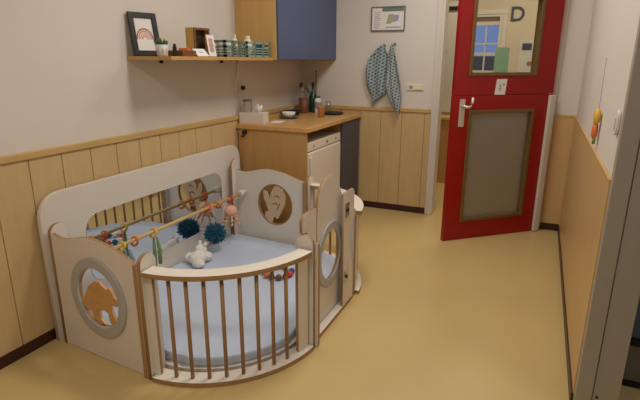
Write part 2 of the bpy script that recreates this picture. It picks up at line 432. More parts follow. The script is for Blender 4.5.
# paper tag on the joint of the leaves, green sheet behind the glass
b = MB().prism([(.375, 1.235), (.475, 1.235), (.485, 1.36), (.385, 1.36)], DM, .001, .003)
tg = tag(b.build('door_tag', 'paper'), 'small white paper tag with a heart taped where the red leaves meet', 'paper tag')
b = MB().prism([(.455, 1.305), (.463, 1.315), (.463, 1.322), (.458, 1.325), (.455, 1.321), (.452, 1.325), (.447, 1.322), (.447, 1.315)], DM, .003, .0036)
b.build('heart', 'rust', tg)
b = MB()
for z, u0, u1 in ((1.31, .415, .425), (1.295, .418, .432), (1.28, .413, .43), (1.265, .418, .43)): b.prism([(u0, z), (u1, z), (u1, z+.008), (u0, z+.008)], DM, .003, .0036)
b.build('print', 'navy', tg)
b = MB(); dbox(b, .365, .50, -.029, -.0265, 1.412, 1.605)
tag(b.build('paper_sheet', 'pinegreen'), 'pale green sheet stuck behind the glass of the upper red leaf', 'paper')

# ------------------------------------------------------------------ right wall things
t = thing('hanging_figure', 'small yellow and orange figure hanging on a grey cord by the right wall', 'wall decoration', (2.615, 2.89, 1.09))
MB().tube([(2.622, 3.0, 1.52), (2.619, 2.95, 1.35), (2.617, 2.915, 1.285), (2.617, 2.90, 1.25)], .0016, 6).build('cord', 'label', t)
MB().ball((2.612, 2.895, 1.225), .045, 2, (.4, .85, 1)).build('head', 'yellow', t, smooth=True)
MB().ball((2.612, 2.905, 1.15), .045, 2, (.35, .75, 1.05)).build('body', 'orange', t, smooth=True)
MB().tube([(2.612, 2.90, 1.14), (2.613, 2.885, 1.11), (2.613, 2.89, 1.085)], [.010, .008, .007], 8).build('leg', 'greentoy', t, smooth=True)
t = thing('rounded_switch', 'cream oval light switch on the right wall beside the grey door frame', 'light switch', (2.62, 2.30, 1.2))
MB().prism(rrect(2.232, 2.298, 1.215, 1.315, .032), XM, 2.618, W-.0005).build('plate', 'wall', t, bevel=.005)
MB().prism(rrect(2.249, 2.281, 1.24, 1.29, .01), XM, 2.613, 2.618).build('rocker', 'wall', t, bevel=.002)
# beyond the right doorway: low rack with a bin
t = thing('low_rack', 'grey low shelf rack in the dim room beyond the right door frame', 'rack', (3.2, 2.62, 0))
b = MB()
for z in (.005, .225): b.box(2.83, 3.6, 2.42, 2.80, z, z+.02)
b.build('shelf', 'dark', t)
MB().box(2.83, 3.6, 2.781, 2.80, .026, .224).build('back_panel', 'greybox', t)
for x in (2.83, 3.58): MB().box(x, x+.02, 2.452, 2.78, .026, .224).build('side_panel', 'greybox', t)
MB().box(2.832, 3.21, 2.43, 2.45, .03, .215).build('drawer_front', 'greybox', t)
MB().box(3.215, 3.598, 2.43, 2.45, .03, .215).build('drawer_front', 'greybox', t)
b = MB().box(2.84, 3.3, 2.44, 2.76, .246, .56)
tag(b.build('storage_bin', 'bluebin', bevel=.01), 'slate blue bin standing on the grey low rack', 'bin')

# ------------------------------------------------------------------ playpen
PX, PY1, PY2 = .745, 2.14, 2.72      # centres of the two barred corners
YE0, YE1 = 1.53, 3.33                # outer faces of the end panels
PW = thing('playpen', 'white wooden playpen with barred curved corners beside the left wall', 'playpen', (.7, 2.43, 0))
bp = panel('back_panel', [(1.572, .0), (3.425, .0)] + [p for p in rrect(1.572, 3.425, .3, .828, .13) if p[1] > .6], [], XM, .032, .060, 'white', 'white', PW)
mr = panel('mirror', rrect(1.83, 3.14, .228, .648, .10), [], XM, .0602, .0632, 'mirror', 'greyring', bp, .0003)
# end panels with a wavy top and a porthole
def wave(mx):
    top = catmull([(.735, .595), (.70, .602), (.65, .618), (.58, .641), (.49, .660), (.40, .665), (.32, .652), (.25, .634), (.19, .626), (.135, .636), (.118, .642)])
    return [(.118, .002), (mx, .002)] + [(mx, .595)] + top[1:]
e0 = panel('end_panel', wave(.718), [circ(.434, .355, .150, .157)], YN, YE0-.002, YE0+.018, 'white', 'ply', PW)
e1 = panel('end_panel', wave(.758), [circ(.474, .378, .158, .172)], YM, YE1-.055, YE1-.035, 'white', 'ply', PW)
def ringmesh(m, cx, cz, r0, z0, r1, z1, t0, t1, name, par, mt='greyring'):
    return panel(name, circ(cx, cz, r0, z0), [circ(cx, cz, r1, z1)], m, t0, t1, mt, mt, par, .003)
ringmesh(YN, .434, .355, .200, .213, .150, .160, YE0-.014, YE0-.0022, 'porthole_ring', e0)
ringmesh(YM, .474, .378, .160, .174, .150, .164, YE1-.056, YE1-.034, 'porthole_ring', e1, 'ply')
MB().prism([(.434+.149*u, .355+.156*v) for u, v in
    [(-1.0, -.42), (-.72, .0), (-.5, .32), (-.15, .55), (.05, .56), (.2, .44), (.36, .36), (.52, .44), (.62, .36), (.72, .18), (1.0, .02), (.98, -.12), (.62, -.16), (.5, -.22),
     (.6, -.5), (.72, -.72), (.5, -.9), (.36, -.8), (.34, -.5), (.18, -.42), (-.12, -.5), (-.08, -.78), (.14, -.95), (-.2, -1.0), (-.42, -.88), (-.5, -.6), (-.75, -.58)]],
    YN, YE0+.001, YE0+.015).build('animal_cutout', 'orangewood', e0, bevel=.002)
MB().prism([(.474+.152*u, .378+.165*v) for u, v in
    [(-.72, .68), (-.5, .6), (-.28, .12), (-.3, .45), (-.12, .80), (.15, 1.03), (.45, .86), (.62, .45), (.58, .05), (.34, -.4), (.12, -.74), (-.08, -.62), (-.22, -.98),
     (-.5, -.86), (-.66, -.66), (-.6, -.42), (-.42, -.36), (-.52, -.08), (-.68, .25)]],
    YM, YE1-.052, YE1-.038).build('animal_cutout', 'tanwood', e1, bevel=.002)
# dark lines cut in the far animal: ears and legs as thin inset strips
for p in ([(-.05, .42), (.12, .52), (.30, .40)], [(-.15, .02), (.05, .12), (.2, .02)], [(.1, -.3), (.22, -.12), (.3, .1)]):
    MB().tube([YM(.474+.14*u, .378+.15*v, YE1-.053) for u, v in p], .0035, 6).build('cut_line', 'brown', e1)
# boards with rounded tops that join the panels
def board(name, m, c, hw, z0, top, t0, t1, par=PW):
    o = [(c-hw, z0), (c+hw, z0)] + [(c+hw*math.cos(PI*k/14), top-hw+hw*math.sin(PI*k/14)) for k in range(15)]
    return panel(name, o, [], m, t0, t1, 'white', 'ply', par)
board('joint_board', XM, 1.622, .05, 0, .682, .098, .121)
board('joint_board', XM, 3.268, .055, 0, .725, .100, .118)
for yc, xo in ((1.565, 0), (YE1-.045, .022)):
    panel('joint_board', rrect(yc-.05, yc+.045, 0, .598, .006), [], XM, .719+xo, .743+xo, 'white', 'ply', PW)
    board('joint_board', XM, yc, .05, 0, .645, .745+xo, .769+xo)
for s, yc in ((1, PY1), (-1, PY2)):
    y0, y1 = sorted((yc-s*.058, yc-s*.034)); board('joint_board', YM, 1.318 if s > 0 else 1.30, .05, 0, .645 if s > 0 else .615, y0, y1)
    y0, y1 = sorted((yc-s*.032, yc-s*.008)); panel('joint_board', rrect(1.285, 1.385 if s > 0 else 1.355, 0, .598 if s > 0 else .57, .006), [], YM, y0, y1, 'white', 'ply', PW)
# curved corners
def arcpt(c, s, r, a, z):        # s=1 near corner (towards -y), s=-1 far corner
    t = math.radians(a); return Vector((PX+.04*0+r*math.cos(t), c+s*r*math.sin(t), z))
def curved(c, s):
    def strip(name, r0, r1, z0, z1, a0, a1, n, mats, face_up=True):
        b = MB(); prev = None; rows = []
        for k in range(n+1):
            a = a0+(a1-a0)*k/n
            rows.append([b.bm.verts.new(arcpt(c, s, r, a, z)) for r, z in ((r0, z0), (r1, z0), (r1, z1), (r0, z1))])
        for A_, B_ in zip(rows, rows[1:]):
            for i in range(4):
                f = b.bm.faces.new([A_[i], A_[(i+1) % 4], B_[(i+1) % 4], B_[i]])
                f.material_index = (0 if i == 2 else 1) if face_up else (0 if i in (1, 3) else 1)
        f = b.bm.faces.new(rows[0]); f.material_index = 1; f = b.bm.faces.new(rows[-1]); f.material_index = 1
        return b.build(name, mats, PW, bevel=.0015)
    strip('top_rail', .553, .635, .552, .577, -87, -7.5, 40, ['rail', 'ply'])
    strip('bottom_rail', .55, .635, .0, .026, -87, -6, 40, ['rail', 'ply'])
    strip('end_slat', .585, .605, .026, .552, -88, -84.2, 3, ['white', 'ply'], False)
    strip('end_slat', .585, .605, .026, .552, -14.7, -7, 3, ['white', 'ply'], False)
    for k in range(8):
        a = -76.6+7.79*k
        MB().tube([arcpt(c, s, .597, a, .024), arcpt(c, s, .597, a, .555)], .0095, 12).build('bar', 'beech', PW, smooth=True)
curved(PY1, 1); curved(PY2, -1)
# straight front: sill, strips and the gate with its dome and porthole
b = MB().box(1.27, 1.358, PY1-.002, PY2+.002, 0, .026); b.bm.faces.ensure_lookup_table()
for f in b.bm.faces: f.material_index = 1
b.bm.normal_update()
for f in b.bm.faces:
    if f.calc_center_median().z > .02 and all(v.co.z > .02 for v in f.verts): f.material_index = 0
b.build('bottom_rail', ['rail', 'ply'], PW, bevel=.0015)
inner = .112
near_post = [(PY1+inner, .03), (PY1+inner, .745)] + [(PY1-.02+.04*math.cos(t), .705+.04*math.sin(t)) for t in [PI/2+PI/2*k/8 for k in range(9)]] + [(PY1-.06, .652), (PY1-.002, .640), (PY1-.002, .03)]
panel('gate_post', near_post[::-1], [], XM, 1.292, 1.310, 'white', 'ply', PW)
far_post = [(2.545, .03), (2.715, .03)] + catmull([(2.715, .16), (2.70, .26), (2.665, .35), (2.640, .44), (2.665, .51), (2.705, .57), (2.715, .64)], 6) + [(2.675+.04*math.cos(t), .715+.04*math.sin(t)) for t in [PI/2*k/8 for k in range(9)]] + [(2.60, .757), (2.545, .757)]
fp = panel('gate_post', far_post, [], XM, 1.345, 1.356, 'white', 'ply', PW)
g0, g1 = PY1+.118, 2.64
dome = catmull([(g1, .655), (g1-.012, .705), (g1-.05, .775), (g1-.10, .835), ((g0+g1)/2+.02, .880), ((g0+g1)/2-.035, .882), (g0+.075, .852), (g0+.03, .80), (g0+.008, .74), (g0, .655)])
gt = panel('gate', [(g0, .032), (g1, .032)] + dome, [circ(2.440, .410, .150, .158)], XM, 1.293, 1.311, 'white', 'ply', PW)
ringmesh(XM, 2.440, .410, .190, .200, .142, .150, 1.3112, 1.322, 'porthole_ring', gt)
for z in (.215, .645):
    lt = MB().box(1.356, 1.360, 2.555, 2.62, z-.045, z+.045).build('latch_plate', 'steel', fp, bevel=.001)
    MB().tube([(1.360, 2.585, z), (1.370, 2.585, z)], .012).build('latch_knob', 'black', lt, bevel=.002)
# base board under the mattress
rows = [(.10, YE0+.08)] + [tuple(arcpt(PY1, 1, .53, a, 0)[:2]) for a in range(-80, -9, 5)] + [tuple(arcpt(PY2, -1, .53, a, 0)[:2]) for a in range(-10, -81, -5)] + [(.10, YE1-.062)]
MB().prism(rows, ZM, .004, .03).build('base_board', 'white', PW)
# rod across the pen and its holders
RX, RZ = .187, .452
for y0, y1 in ((YE0+.064, YE0+.10), (YE1-.125, YE1-.056)):
    MB().tube([(RX, y0, RZ), (RX, y1, RZ)], .026, 20).build('rod_holder', 'white', PW, bevel=.003)
MB().tube([(RX, YE0+.10, RZ), (RX, YE1-.125, RZ)], .012, 14).build('toy_rod', 'lightwood', PW, smooth=True)

rows = [(.072, YE0+.085)] + [tuple(arcpt(PY1, 1, .515, a, 0)[:2]) for a in range(-72, -9, 4)] + [tuple(arcpt(PY2, -1, .515, a, 0)[:2]) for a in range(-10, -73, -4)] + [(.072, YE1-.07)]
tag(MB().prism(rows, ZM, .031, .085).build('mattress', 'mattress', bevel=.012), 'pale blue mattress lying in the bottom of the white playpen', 'mattress')

# ------------------------------------------------------------------ toys on the rod
def ring(y, m, label, tilt=.3, r=.025):
    pts = []
    for k in range(20):
        a = 2*PI*k/20
        pts.append((RX+r*math.cos(a), y+math.sin(a)*r*tilt, RZ-.010+r*math.sin(a)))
    return tag(MB().tube(pts, .008, 10, closed=True).build('toy_ring', m, smooth=True), label, 'toy ring', 'rings on the playpen rod')
ring(1.955, 'yellow', 'yellow ring nearest the near end of the playpen rod')
ring(2.055, 'orange', 'orange ring between the two yellow rings on the rod')
ring(2.215, 'yellow', 'yellow ring holding the green ribbon on the rod', .4)
ring(2.79, 'orange', 'orange ring above the teal pompom on the rod', .6)
ring(2.90, 'orange', 'orange ring just beyond the pompom, towards the far end of the rod', -.4)
ring(3.07, 'redtoy', 'red ring nearest the far end of the playpen rod', .3)
b = MB()
for dx, dy, l in ((0, 0, .16), (.012, .02, .13), (-.014, -.012, .10)):
    b.tube([(RX+dx, 1.975+dy, RZ-.042), (RX+dx*1.8, 1.978+dy*1.4, RZ-.042-l*.5), (RX+dx*2.4, 1.97+dy*1.5, RZ-.042-l)], [.009, .013, .010], 8)
b.tube([(RX, 1.955, RZ-.046), (RX, 1.97, RZ-.040)], .006, 8)
tag(b.build('ribbon_tassel', 'greyblue', smooth=True), 'grey-blue ribbon tassel hanging by the nearest yellow ring', 'tassel')
b = MB()
for dx, dy, l in ((0, 0, .21), (.012, .016, .18)):
    b.tube([(RX+dx, 2.215+dy, RZ-.042), (RX+dx*2, 2.213+dy*1.4, RZ-.042-l*.5), (RX+dx*1.6, 2.205+dy*1.8, RZ-.042-l)], [.006, .013, .011], 8)
tag(b.build('ribbon_tassel', 'greentoy', smooth=True), 'green ribbon tassel hanging low from the rod by the second yellow ring', 'tassel')
# pompom
t = thing('yarn_pompom', 'fluffy teal yarn pompom hanging on a string from the playpen rod', 'pompom', (RX, 2.85, .15))
b = MB().ball((RX, 2.85, .232), .056, 2)
for k in range(520):
    z = random.uniform(-1, 1); a = random.uniform(0, 2*PI); q = math.sqrt(1-z*z)
    n = Vector((q*math.cos(a), q*math.sin(a), z)); L = random.uniform(.070, .088)
    c = Vector((RX, 2.85, .232)); j = Vector([random.uniform(-.012, .012) for _ in range(3)])
    b.tube([c+n*.05, c+n*L+j], [.0055, .003], 4)
b.build('yarn_ball', 'teal', t)
MB().tube([(RX, 2.85, .29), (RX, 2.85, RZ-.012)], .002, 6).build('string', 'paper', t)
# yarn octopus
t = thing('yarn_octopus', 'peach yarn octopus toy hanging near the far end of the rod', 'soft toy', (RX, 3.07, .24))
MB().ball((RX, 3.07, .345), .052, 3, (1, 1, .95)).build('head', 'peach', t, smooth=True)
for k in range(7):
    a = 2*PI*k/7; pts = []
    for i in range(10):
        s_ = i/9; rr = .03+.05*s_
        pts.append((RX+rr*math.cos(a)+.008*math.sin(9*s_*2+k), 3.07+rr*math.sin(a)+.008*math.cos(9*s_*2+k), .315-.075*s_))
    MB().tube(pts, [.011-.005*i/9 for i in range(10)], 8).build('tentacle', 'peach', t, smooth=True)
MB().tube([(RX, 3.07, .39), (RX, 3.07, RZ-.036)], .002, 6).build('string', 'paper', t)
# toys on the mattress
b = MB().ball((.215, 2.60, .132), .062, 3, (1.05, 1.2, .78), .05).ball((.19, 2.665, .165), .045, 3, (1, 1, .9), .05).ball((.262, 2.54, .117), .04, 3, (1.2, 1, .75), .06)
b.ball((.145, 2.60, .122), .04, 3, (1, 1.2, .9), .05).ball((.245, 2.66, .125), .04, 3, (1, 1, .9), .06)
b.tube([(.175, 2.68, .19), (.165, 2.695, .222)], [.018, .011], 8).tube([(.21, 2.68, .19), (.22, 2.695, .215)], [.018, .011], 8)
tag(b.build('plush_toy', 'plush', smooth=True), 'small white soft toy lying on the mattress by the back panel', 'soft toy')
t = thing('bead_ring', 'rattle ring of red, blue and orange beads lying on the mattress', 'rattle', (.83, 2.675, .085))
cols = ['redtoy', 'bluetoy', 'paper', 'orange', 'bluetoy', 'redtoy', 'paper', 'teal', 'orange', 'bluetoy', 'brown', 'redtoy']
MB().tube([(.83+.092*math.cos(2*PI*k/24), 2.675+.092*math.sin(2*PI*k/24), .103) for k in range(24)], .006, 8, closed=True).build('hoop', 'brown', t, smooth=True)
for k, c in enumerate(cols):
    a = 2*PI*k/12
    MB().ball((.83+.092*math.cos(a), 2.675+.092*math.sin(a), .108), .022, 2).build('bead', c, t, smooth=True)

# ------------------------------------------------------------------ kitchen corner
KF, KY = .69, 3.45          # counter front and near end
tag(MB().box(.003, KF, KY, YB-.028, .945, .985).build('worktop', 'worktop', bevel=.006), 'wooden kitchen worktop running to the back wall', 'worktop')
t = thing('kitchen_unit', 'kitchen base unit with wooden end panel and slate door under the worktop', 'base unit', (.33, 4.0, 0))
MB().box(.03, .668, KY+.015, KY+.035, .0, .944).build('end_panel', 'cabwood', t, bevel=.002)
MB().box(.03, .647, 4.24, YB-.03, .09, .944).build('carcass', 'cabwood', t)
MB().box(.03, .59, 4.25, YB-.03, .0, .09).build('plinth', 'black', t)
dr = MB().box(.648, .672, 4.238, YB-.034, .10, .938).build('door', 'slate', t, bevel=.002)
MB().box(.03, .05, KY+.036, 4.238, .90, .944).build('back_rail', 'cabwood', t)
t = thing('wall_plug', 'small black plug on the end panel under the worktop corner', 'plug', (.098, KY+.01, .91))
MB().tube([(.098, KY+.0149, .918), (.098, KY-.012, .918)], .02, 16).build('body', 'black', t, bevel=.003)
MB().tube([(.098, KY-.010, .90), (.085, KY-.004, .88), (.062, KY+.004, .885)], .005, 8).build('cable', 'black', t)
t = thing('under_counter_fridge', 'white under-counter fridge beside the slate cupboard door', 'fridge', (.33, 3.88, 0))
MB().box(.06, .61, 3.505, 4.225, .03, .850).build('body', 'fridge', t, bevel=.004)
fd = MB().box(.612, .664, 3.508, 4.222, .06, .772).build('door', 'fridge', t, bevel=.012)
cp = MB().box(.611, .659, 3.508, 4.222, .779, .853).build('control_strip', 'fridge', t, bevel=.006)
for y, r in ((3.90, .012), (3.62, .008), (4.10, .008)): MB().tube([(.659, y, .817), (.665, y, .817)], r, 14).build('dial', 'dish', cp)
MB().box(.664, .686, 3.522, 3.545, .48, .735).build('handle', 'fridge', fd, bevel=.006)
for x in (.1, .55):
    for y in (3.55, 4.2): MB().tube([(x, y, 0), (x, y, .035)], .02).build('foot', 'black', t)
# upper cabinet
UX, UY, UZ = .372, 3.53, 1.502
t = thing('wall_cabinet', 'wall cabinet with wooden side and blue doors above the worktop', 'wall cabinet', (.18, 4.1, UZ))
MB().box(.002, UX, UY, UY+.02, UZ, 2.45).build('side_panel', 'uppwood', t, bevel=.002)
MB().box(.002, UX-.002, UY+.02, YB-.004, UZ, 2.45).build('carcass', 'cabwood', t)
for y0, y1 in ((UY+.012, 4.12), (4.124, YB-.006)): MB().box(UX+.001, UX+.02, y0, y1, UZ+.006, 2.45).build('door', 'blue', t, bevel=.002)

# things on the worktop
Z = .985
t = thing('tissue_box', 'white cardboard tissue box on the near wall corner of the worktop', 'tissue box', (.132, 3.555, Z))
R = Matrix.Rotation(.18, 3, 'Z')
bx = MB().box(.022, .242, 3.495, 3.615, Z, Z+.092, rot=R).build('box', 'card', t, bevel=.003)
b = MB()
for k in range(5):
    a = k*1.26; b.tube([(.178, 3.565, Z+.089), (.178+.014*math.cos(a), 3.565+.014*math.sin(a), Z+.122), (.178+.032*math.cos(a), 3.565+.032*math.sin(a), Z+.136+.012*(k % 3))], [.012, .017, .006], 7)
b.build('tissue', 'paper', t, smooth=True)
t = thing('steel_canister', 'round steel canister standing on the tissue box', 'canister', (.085, 3.535, Z+.0925))
MB().lathe([(.036, 0), (.038, .004), (.038, .088), (.036, .09)], (.085, 3.535, Z+.0925)).build('body', 'steel', t, smooth=False, bevel=.001)
MB().lathe([(.0395, .09), (.0395, .104), (.036, .107)], (.085, 3.535, Z+.0925)).build('lid', 'dish', t)
tag(MB().box(.22, .32, 3.62, 3.80, Z+.0006, Z+.0016, rz=.25).build('paper_slip', 'paper'), 'white slip of paper lying flat on the worktop', 'paper')
tag(MB().lathe([(.045, 0), (.085, .010), (.095, .016), (.093, .019), (.04, .008)], (.22, 4.02, Z+.0005), 32).build('plate', 'dish', smooth=True), 'grey plate under the white bowl on the worktop', 'plate')
tag(MB().lathe([(.032, 0), (.05, .012), (.064, .045), (.061, .045), (.047, .015), (.01, .006)], (.22, 4.02, Z+.0105), 32).build('bowl', 'paper', smooth=True), 'small white bowl stacked on the grey plate', 'bowl')
tag(MB().lathe([(.06, 0), (.09, .03), (.095, .042), (.09, .042), (.06, .012)], (.13, 4.26, Z+.0005), 32).build('dark_dish', 'black', smooth=True), 'black dish behind the white bowl, by the left wall', 'dish')
t = thing('utensil_jar', 'brown jar of cooking utensils in the corner of the worktop', 'jar', (.14, 4.50, Z))
MB().lathe([(.045, .0005), (.05, .01), (.05, .15), (.046, .15), (.044, .02)], (.14, 4.50, Z)).build('jar', 'brown', t, smooth=True)
for k, (dx, dy, h) in enumerate(((.02, .0, .25), (-.02, .015, .27), (.0, -.02, .23), (.015, .02, .22))):
    u = MB().tube([(.14+dx*.5, 4.5+dy*.5, Z+.04), (.14+dx*2, 4.5+dy*2, Z+h)], .006, 8)
    u.ball((.14+dx*2.1, 4.5+dy*2.1, Z+h), .024, 2, (1, .5, 1.3)); u.build('utensil', ('dish', 'brown', 'label', 'dish')[k], t, smooth=True)
t = thing('green_bottle', 'tall dark green bottle among the clutter on the worktop', 'bottle', (.20, 4.60, Z))
MB().lathe([(.042, .0005), (.045, .01), (.045, .15), (.03, .19), (.015, .215), (.015, .27)], (.20, 4.60, Z)).build('body', 'green_glass', t, smooth=True)
MB().lathe([(.018, .268), (.018, .30)], (.20, 4.60, Z)).build('cap', 'black', t)
tag(MB().tube([(.205, 4.66, Z+.0005), (.205, 4.66, Z+.40), (.205, 4.66, Z+.415)], [.006, .006, .012], 8).build('bottle_brush', 'brown'), 'thin upright brush handle behind the green bottle', 'brush')
t = thing('white_bottle', 'white bottle with a grey label right of the green bottle', 'bottle', (.275, 4.55, Z))
MB().lathe([(.030, .0005), (.033, .006), (.033, .135), (.024, .15)], (.275, 4.55, Z)).build('body', 'paper', t, smooth=True)
MB().lathe([(.026, .149), (.026, .172)], (.275, 4.55, Z)).build('cap', 'dish', t)
MB().lathe([(.0338, .05), (.0338, .11)], (.275, 4.55, Z)).build('label', 'label', t)
tag(MB().lathe([(.028, .0005), (.034, .12), (.031, .12), (.026, .008)], (.37, 4.60, Z)).build('drinking_glass', 'glass', smooth=True), 'clear drinking glass behind the tan cup', 'glass')
tag(MB().lathe([(.030, .0005), (.037, .095), (.039, .097), (.035, .097), (.028, .006)], (.46, 4.22, Z)).build('paper_cup', 'tan', smooth=True), 'tan paper cup near the front edge of the worktop', 'cup')
tag(MB().lathe([(.09, .0005), (.115, .008), (.125, .016), (.12, .018), (.09, .008)], (.44, 4.52, Z), 36).build('black_tray', 'black', smooth=True), 'round black tray on the worktop near the back wall', 'tray')
# socket on the left wall with its cable
t = thing('wall_socket', 'white wall socket with a hanging cable above the tissue box', 'socket', (.01, 3.60, 1.24))
MB().box(.0005, .012, 3.53, 3.61, 1.235, 1.315).build('plate', 'cream', t, bevel=.003)
MB().tube([(.012, 3.57, 1.275), (.04, 3.57, 1.275)], .018, 14).build('plug', 'black', t, bevel=.003)
MB().tube([(.03, 3.57, 1.26), (.035, 3.54, 1.21), (.03, 3.50, 1.22), (.02, 3.47, 1.27), (.012, 3.48, 1.36), (.008, 3.52, 1.46), (.008, 3.53, 1.50)], .004, 8).build('cable', 'cream', t, smooth=True)

# ------------------------------------------------------------------ shelf and what stands on it
SZ = 1.520
t = thing('wall_shelf', 'long narrow wooden shelf on the left wall by the wall cabinet', 'shelf', (.13, 2.9, 1.5))
MB().box(.001, .345, 2.33, UY-.003, 1.498, SZ).build('board', 'shelfwood', t, bevel=.002)
for y in (2.62, 3.30):
    MB().box(.0005, .022, y-.007, y+.007, 1.478, 1.4975).build('bracket', 'black', t)
t = thing('framed_print', 'black picture frame with a rainbow print leaning on the shelf end', 'picture frame', (.09, 2.43, SZ))
p0 = Vector((.052, 2.337, SZ+.0008)); p1 = Vector((.105, 2.515, SZ+.0008)); u = (p1-p0); FW = u.length; u.normalize()
n0 = Vector((u.y, -u.x, 0)); tilt = .17; upv = (Vector((0, 0, 1))*math.cos(tilt) - n0*math.sin(tilt)); nn = u.cross(upv).normalized()
if nn.x < 0: nn = -nn
def FM(a, c, w): return p0 + u*a + upv*c + nn*w
FH = .258; fb = .032
b = MB()
for a0, a1, c0, c1 in ((0, fb, 0, FH), (FW-fb, FW, 0, FH), (fb, FW-fb, 0, fb), (fb, FW-fb, FH-fb, FH)): b.prism([(a0, c0), (a1, c0), (a1, c1), (a0, c1)], FM, 0, .018)
b.build('frame', 'black', t, bevel=.002)
pr = MB().prism([(fb, fb), (FW-fb, fb), (FW-fb, FH-fb), (fb, FH-fb)], FM, .003, .008).build('print', 'paper', t)
cx = FW/2; cz = .10
for r, m in ((.058, 'rust'), (.046, 'coral'), (.034, 'sand'), (.022, 'coral')):
    o = [(cx+r*math.cos(PI*k/16), cz+.012*0+r*1.15*math.sin(PI*k/16)) for k in range(17)] + [(cx+(r-.008)*math.cos(PI*k/16), cz+(r-.008)*1.15*math.sin(PI*k/16)) for k in range(16, -1, -1)]
    b = MB(); n = 17
    for k in range(16): b.prism([o[k], o[k+1], o[32-k], o[33-k]], FM, .008, .0088)
    b.build('rainbow_arc', m, pr)
t = thing('potted_succulent', 'small succulent in a pale pot with a peach motif beside the picture frame', 'potted plant', (.25, 2.365, SZ))
MB().lathe([(.026, .0006), (.031, .01), (.037, .066), (.034, .066), (.030, .054)], (.25, 2.365, SZ)).build('pot', 'pot', t, smooth=True)
MB().lathe([(.004, .050), (.0305, .054), (.004, .057)], (.25, 2.365, SZ)).build('soil', 'soil', t)
b = MB()
for k in range(26):
    a = random.uniform(0, 2*PI); q = random.uniform(.3, 1); h = random.uniform(.03, .05)*(1.2-q*.5)
    c = Vector((.25+.012*math.cos(a), 2.365+.012*math.sin(a), SZ+.055))
    b.tube([c, c+Vector((.022*q*math.cos(a), .022*q*math.sin(a), h*.6)), c+Vector((.034*q*math.cos(a), .034*q*math.sin(a), h))], [.004, .008, .0015], 6)
b.build('leaves', 'leaf', t, smooth=True)
b = MB()
for k in range(8):
    a0 = 2*PI*k/8
    vs = []
    for da, h in ((-.28, .016), (.28, .016), (0, .048)):
        r = .031+(.006)*(h-.01)/.056+.0008
        vs.append(b.bm.verts.new((.25+r*math.cos(a0+da), 2.365+r*math.sin(a0+da), SZ+h)))
    b.bm.faces.new(vs)
b.build('motif', 'coral', t)
t = thing('black_vial', 'slim black vial standing beside the small succulent', 'vial', (.28, 2.44, SZ))
MB().lathe([(.011, .0006), (.012, .003), (.012, .058)], (.28, 2.44, SZ), 16).build('body', 'black', t)
MB().lathe([(.0085, .058), (.0085, .073)], (.28, 2.44, SZ), 16).build('cap', 'black', t)
t = thing('wooden_tray', 'low brown wooden tray between the vial and the yellow box', 'tray', (.257, 2.53, SZ))
tx0, tx1, ty0, ty1 = .20, .315, 2.47, 2.60
b = MB().box(tx0, tx1, ty0, ty1, SZ+.0006, SZ+.008).box(tx0, tx0+.007, ty0, ty1, SZ+.008, SZ+.036).box(tx1-.007, tx1, ty0, ty1, SZ+.008, SZ+.036).box(tx0+.007, tx1-.007, ty0, ty0+.007, SZ+.008, SZ+.036).box(tx0+.007, tx1-.007, ty1-.007, ty1, SZ+.008, SZ+.036)
b.build('tray', 'brown', t, bevel=.002)
b = MB().box(.225, .285, 2.535, 2.59, SZ+.009, SZ+.052, rz=.3)
tag(b.build('orange_block', 'orange', bevel=.004), 'orange block lying in the brown wooden tray', 'block')
t = thing('shadow_box', 'yellow wooden box frame with a dark photo standing on the shelf', 'box frame', (.22, 2.755, SZ))
Rb = Matrix.Rotation(-.12, 3, 'Z'); pv = (.22, 2.755, SZ)
b = MB()
for bx_ in ((0.1800, 0.2500, 2.6800, 2.6880, SZ+.0006, SZ+.182), (0.1800, 0.2500, 2.8170, 2.8250, SZ+.0006, SZ+.182), (0.1800, 0.2500, 2.6880, 2.8170, SZ+.0006, SZ+.009), (0.1800, 0.2500, 2.6880, 2.8170, SZ+.174, SZ+.182), (0.1800, 0.1860, 2.6880, 2.8170, SZ+.009, SZ+.174)): b.box(*bx_, rot=Rb, piv=pv)
b.build('box', 'ylwood', t)
MB().box(0.2100, 0.2160, 2.6890, 2.8160, SZ+.010, SZ+.173, rot=Rb, piv=pv).build('photo', 'photo', t)
b = MB().box(0.2162, 0.2175, 2.7000, 2.7300, SZ+.09, SZ+.15, rot=Rb, piv=pv).box(0.2162, 0.2175, 2.7050, 2.7250, SZ+.03, SZ+.075, rot=Rb, piv=pv)
b.build('pale_patch', 'sand', t)
b = MB().box(0.2500, 0.2560, 2.6800, 2.6950, SZ+.0006, SZ+.182, rot=Rb, piv=pv).box(0.2500, 0.2560, 2.8100, 2.8250, SZ+.0006, SZ+.182, rot=Rb, piv=pv).box(0.2500, 0.2560, 2.6950, 2.8100, SZ+.168, SZ+.182, rot=Rb, piv=pv).box(0.2500, 0.2560, 2.6950, 2.8100, SZ+.0006, SZ+.012, rot=Rb, piv=pv)
b.build('front_rim', 'brown', t)
Rt = Matrix.Rotation(-.35, 3, 'Y')
o = MB().box(.288, .291, 2.755, 2.835, SZ+.002, SZ+.14, rot=Matrix.Rotation(-.16, 3, 'Y')).build('picture_card', 'paper')
tag(o, 'white card with a pink picture leaning on the yellow box frame', 'picture card')
MB().box(.2912, .2922, 2.772, 2.816, SZ+.03, SZ+.118, rot=Matrix.Rotation(-.16, 3, 'Y'), piv=(.2895, 2.795, SZ+.071)).build('picture', 'pink', o)
o = MB().box(.305, .309, 2.60, 2.715, SZ-.006, SZ+.056, rot=Matrix.Rotation(-.75, 3, 'Y')).build('small_card', 'paper')
o.location.z = SZ+.001
tag(o, 'small white card tilted back at the shelf edge below the box frame', 'card')
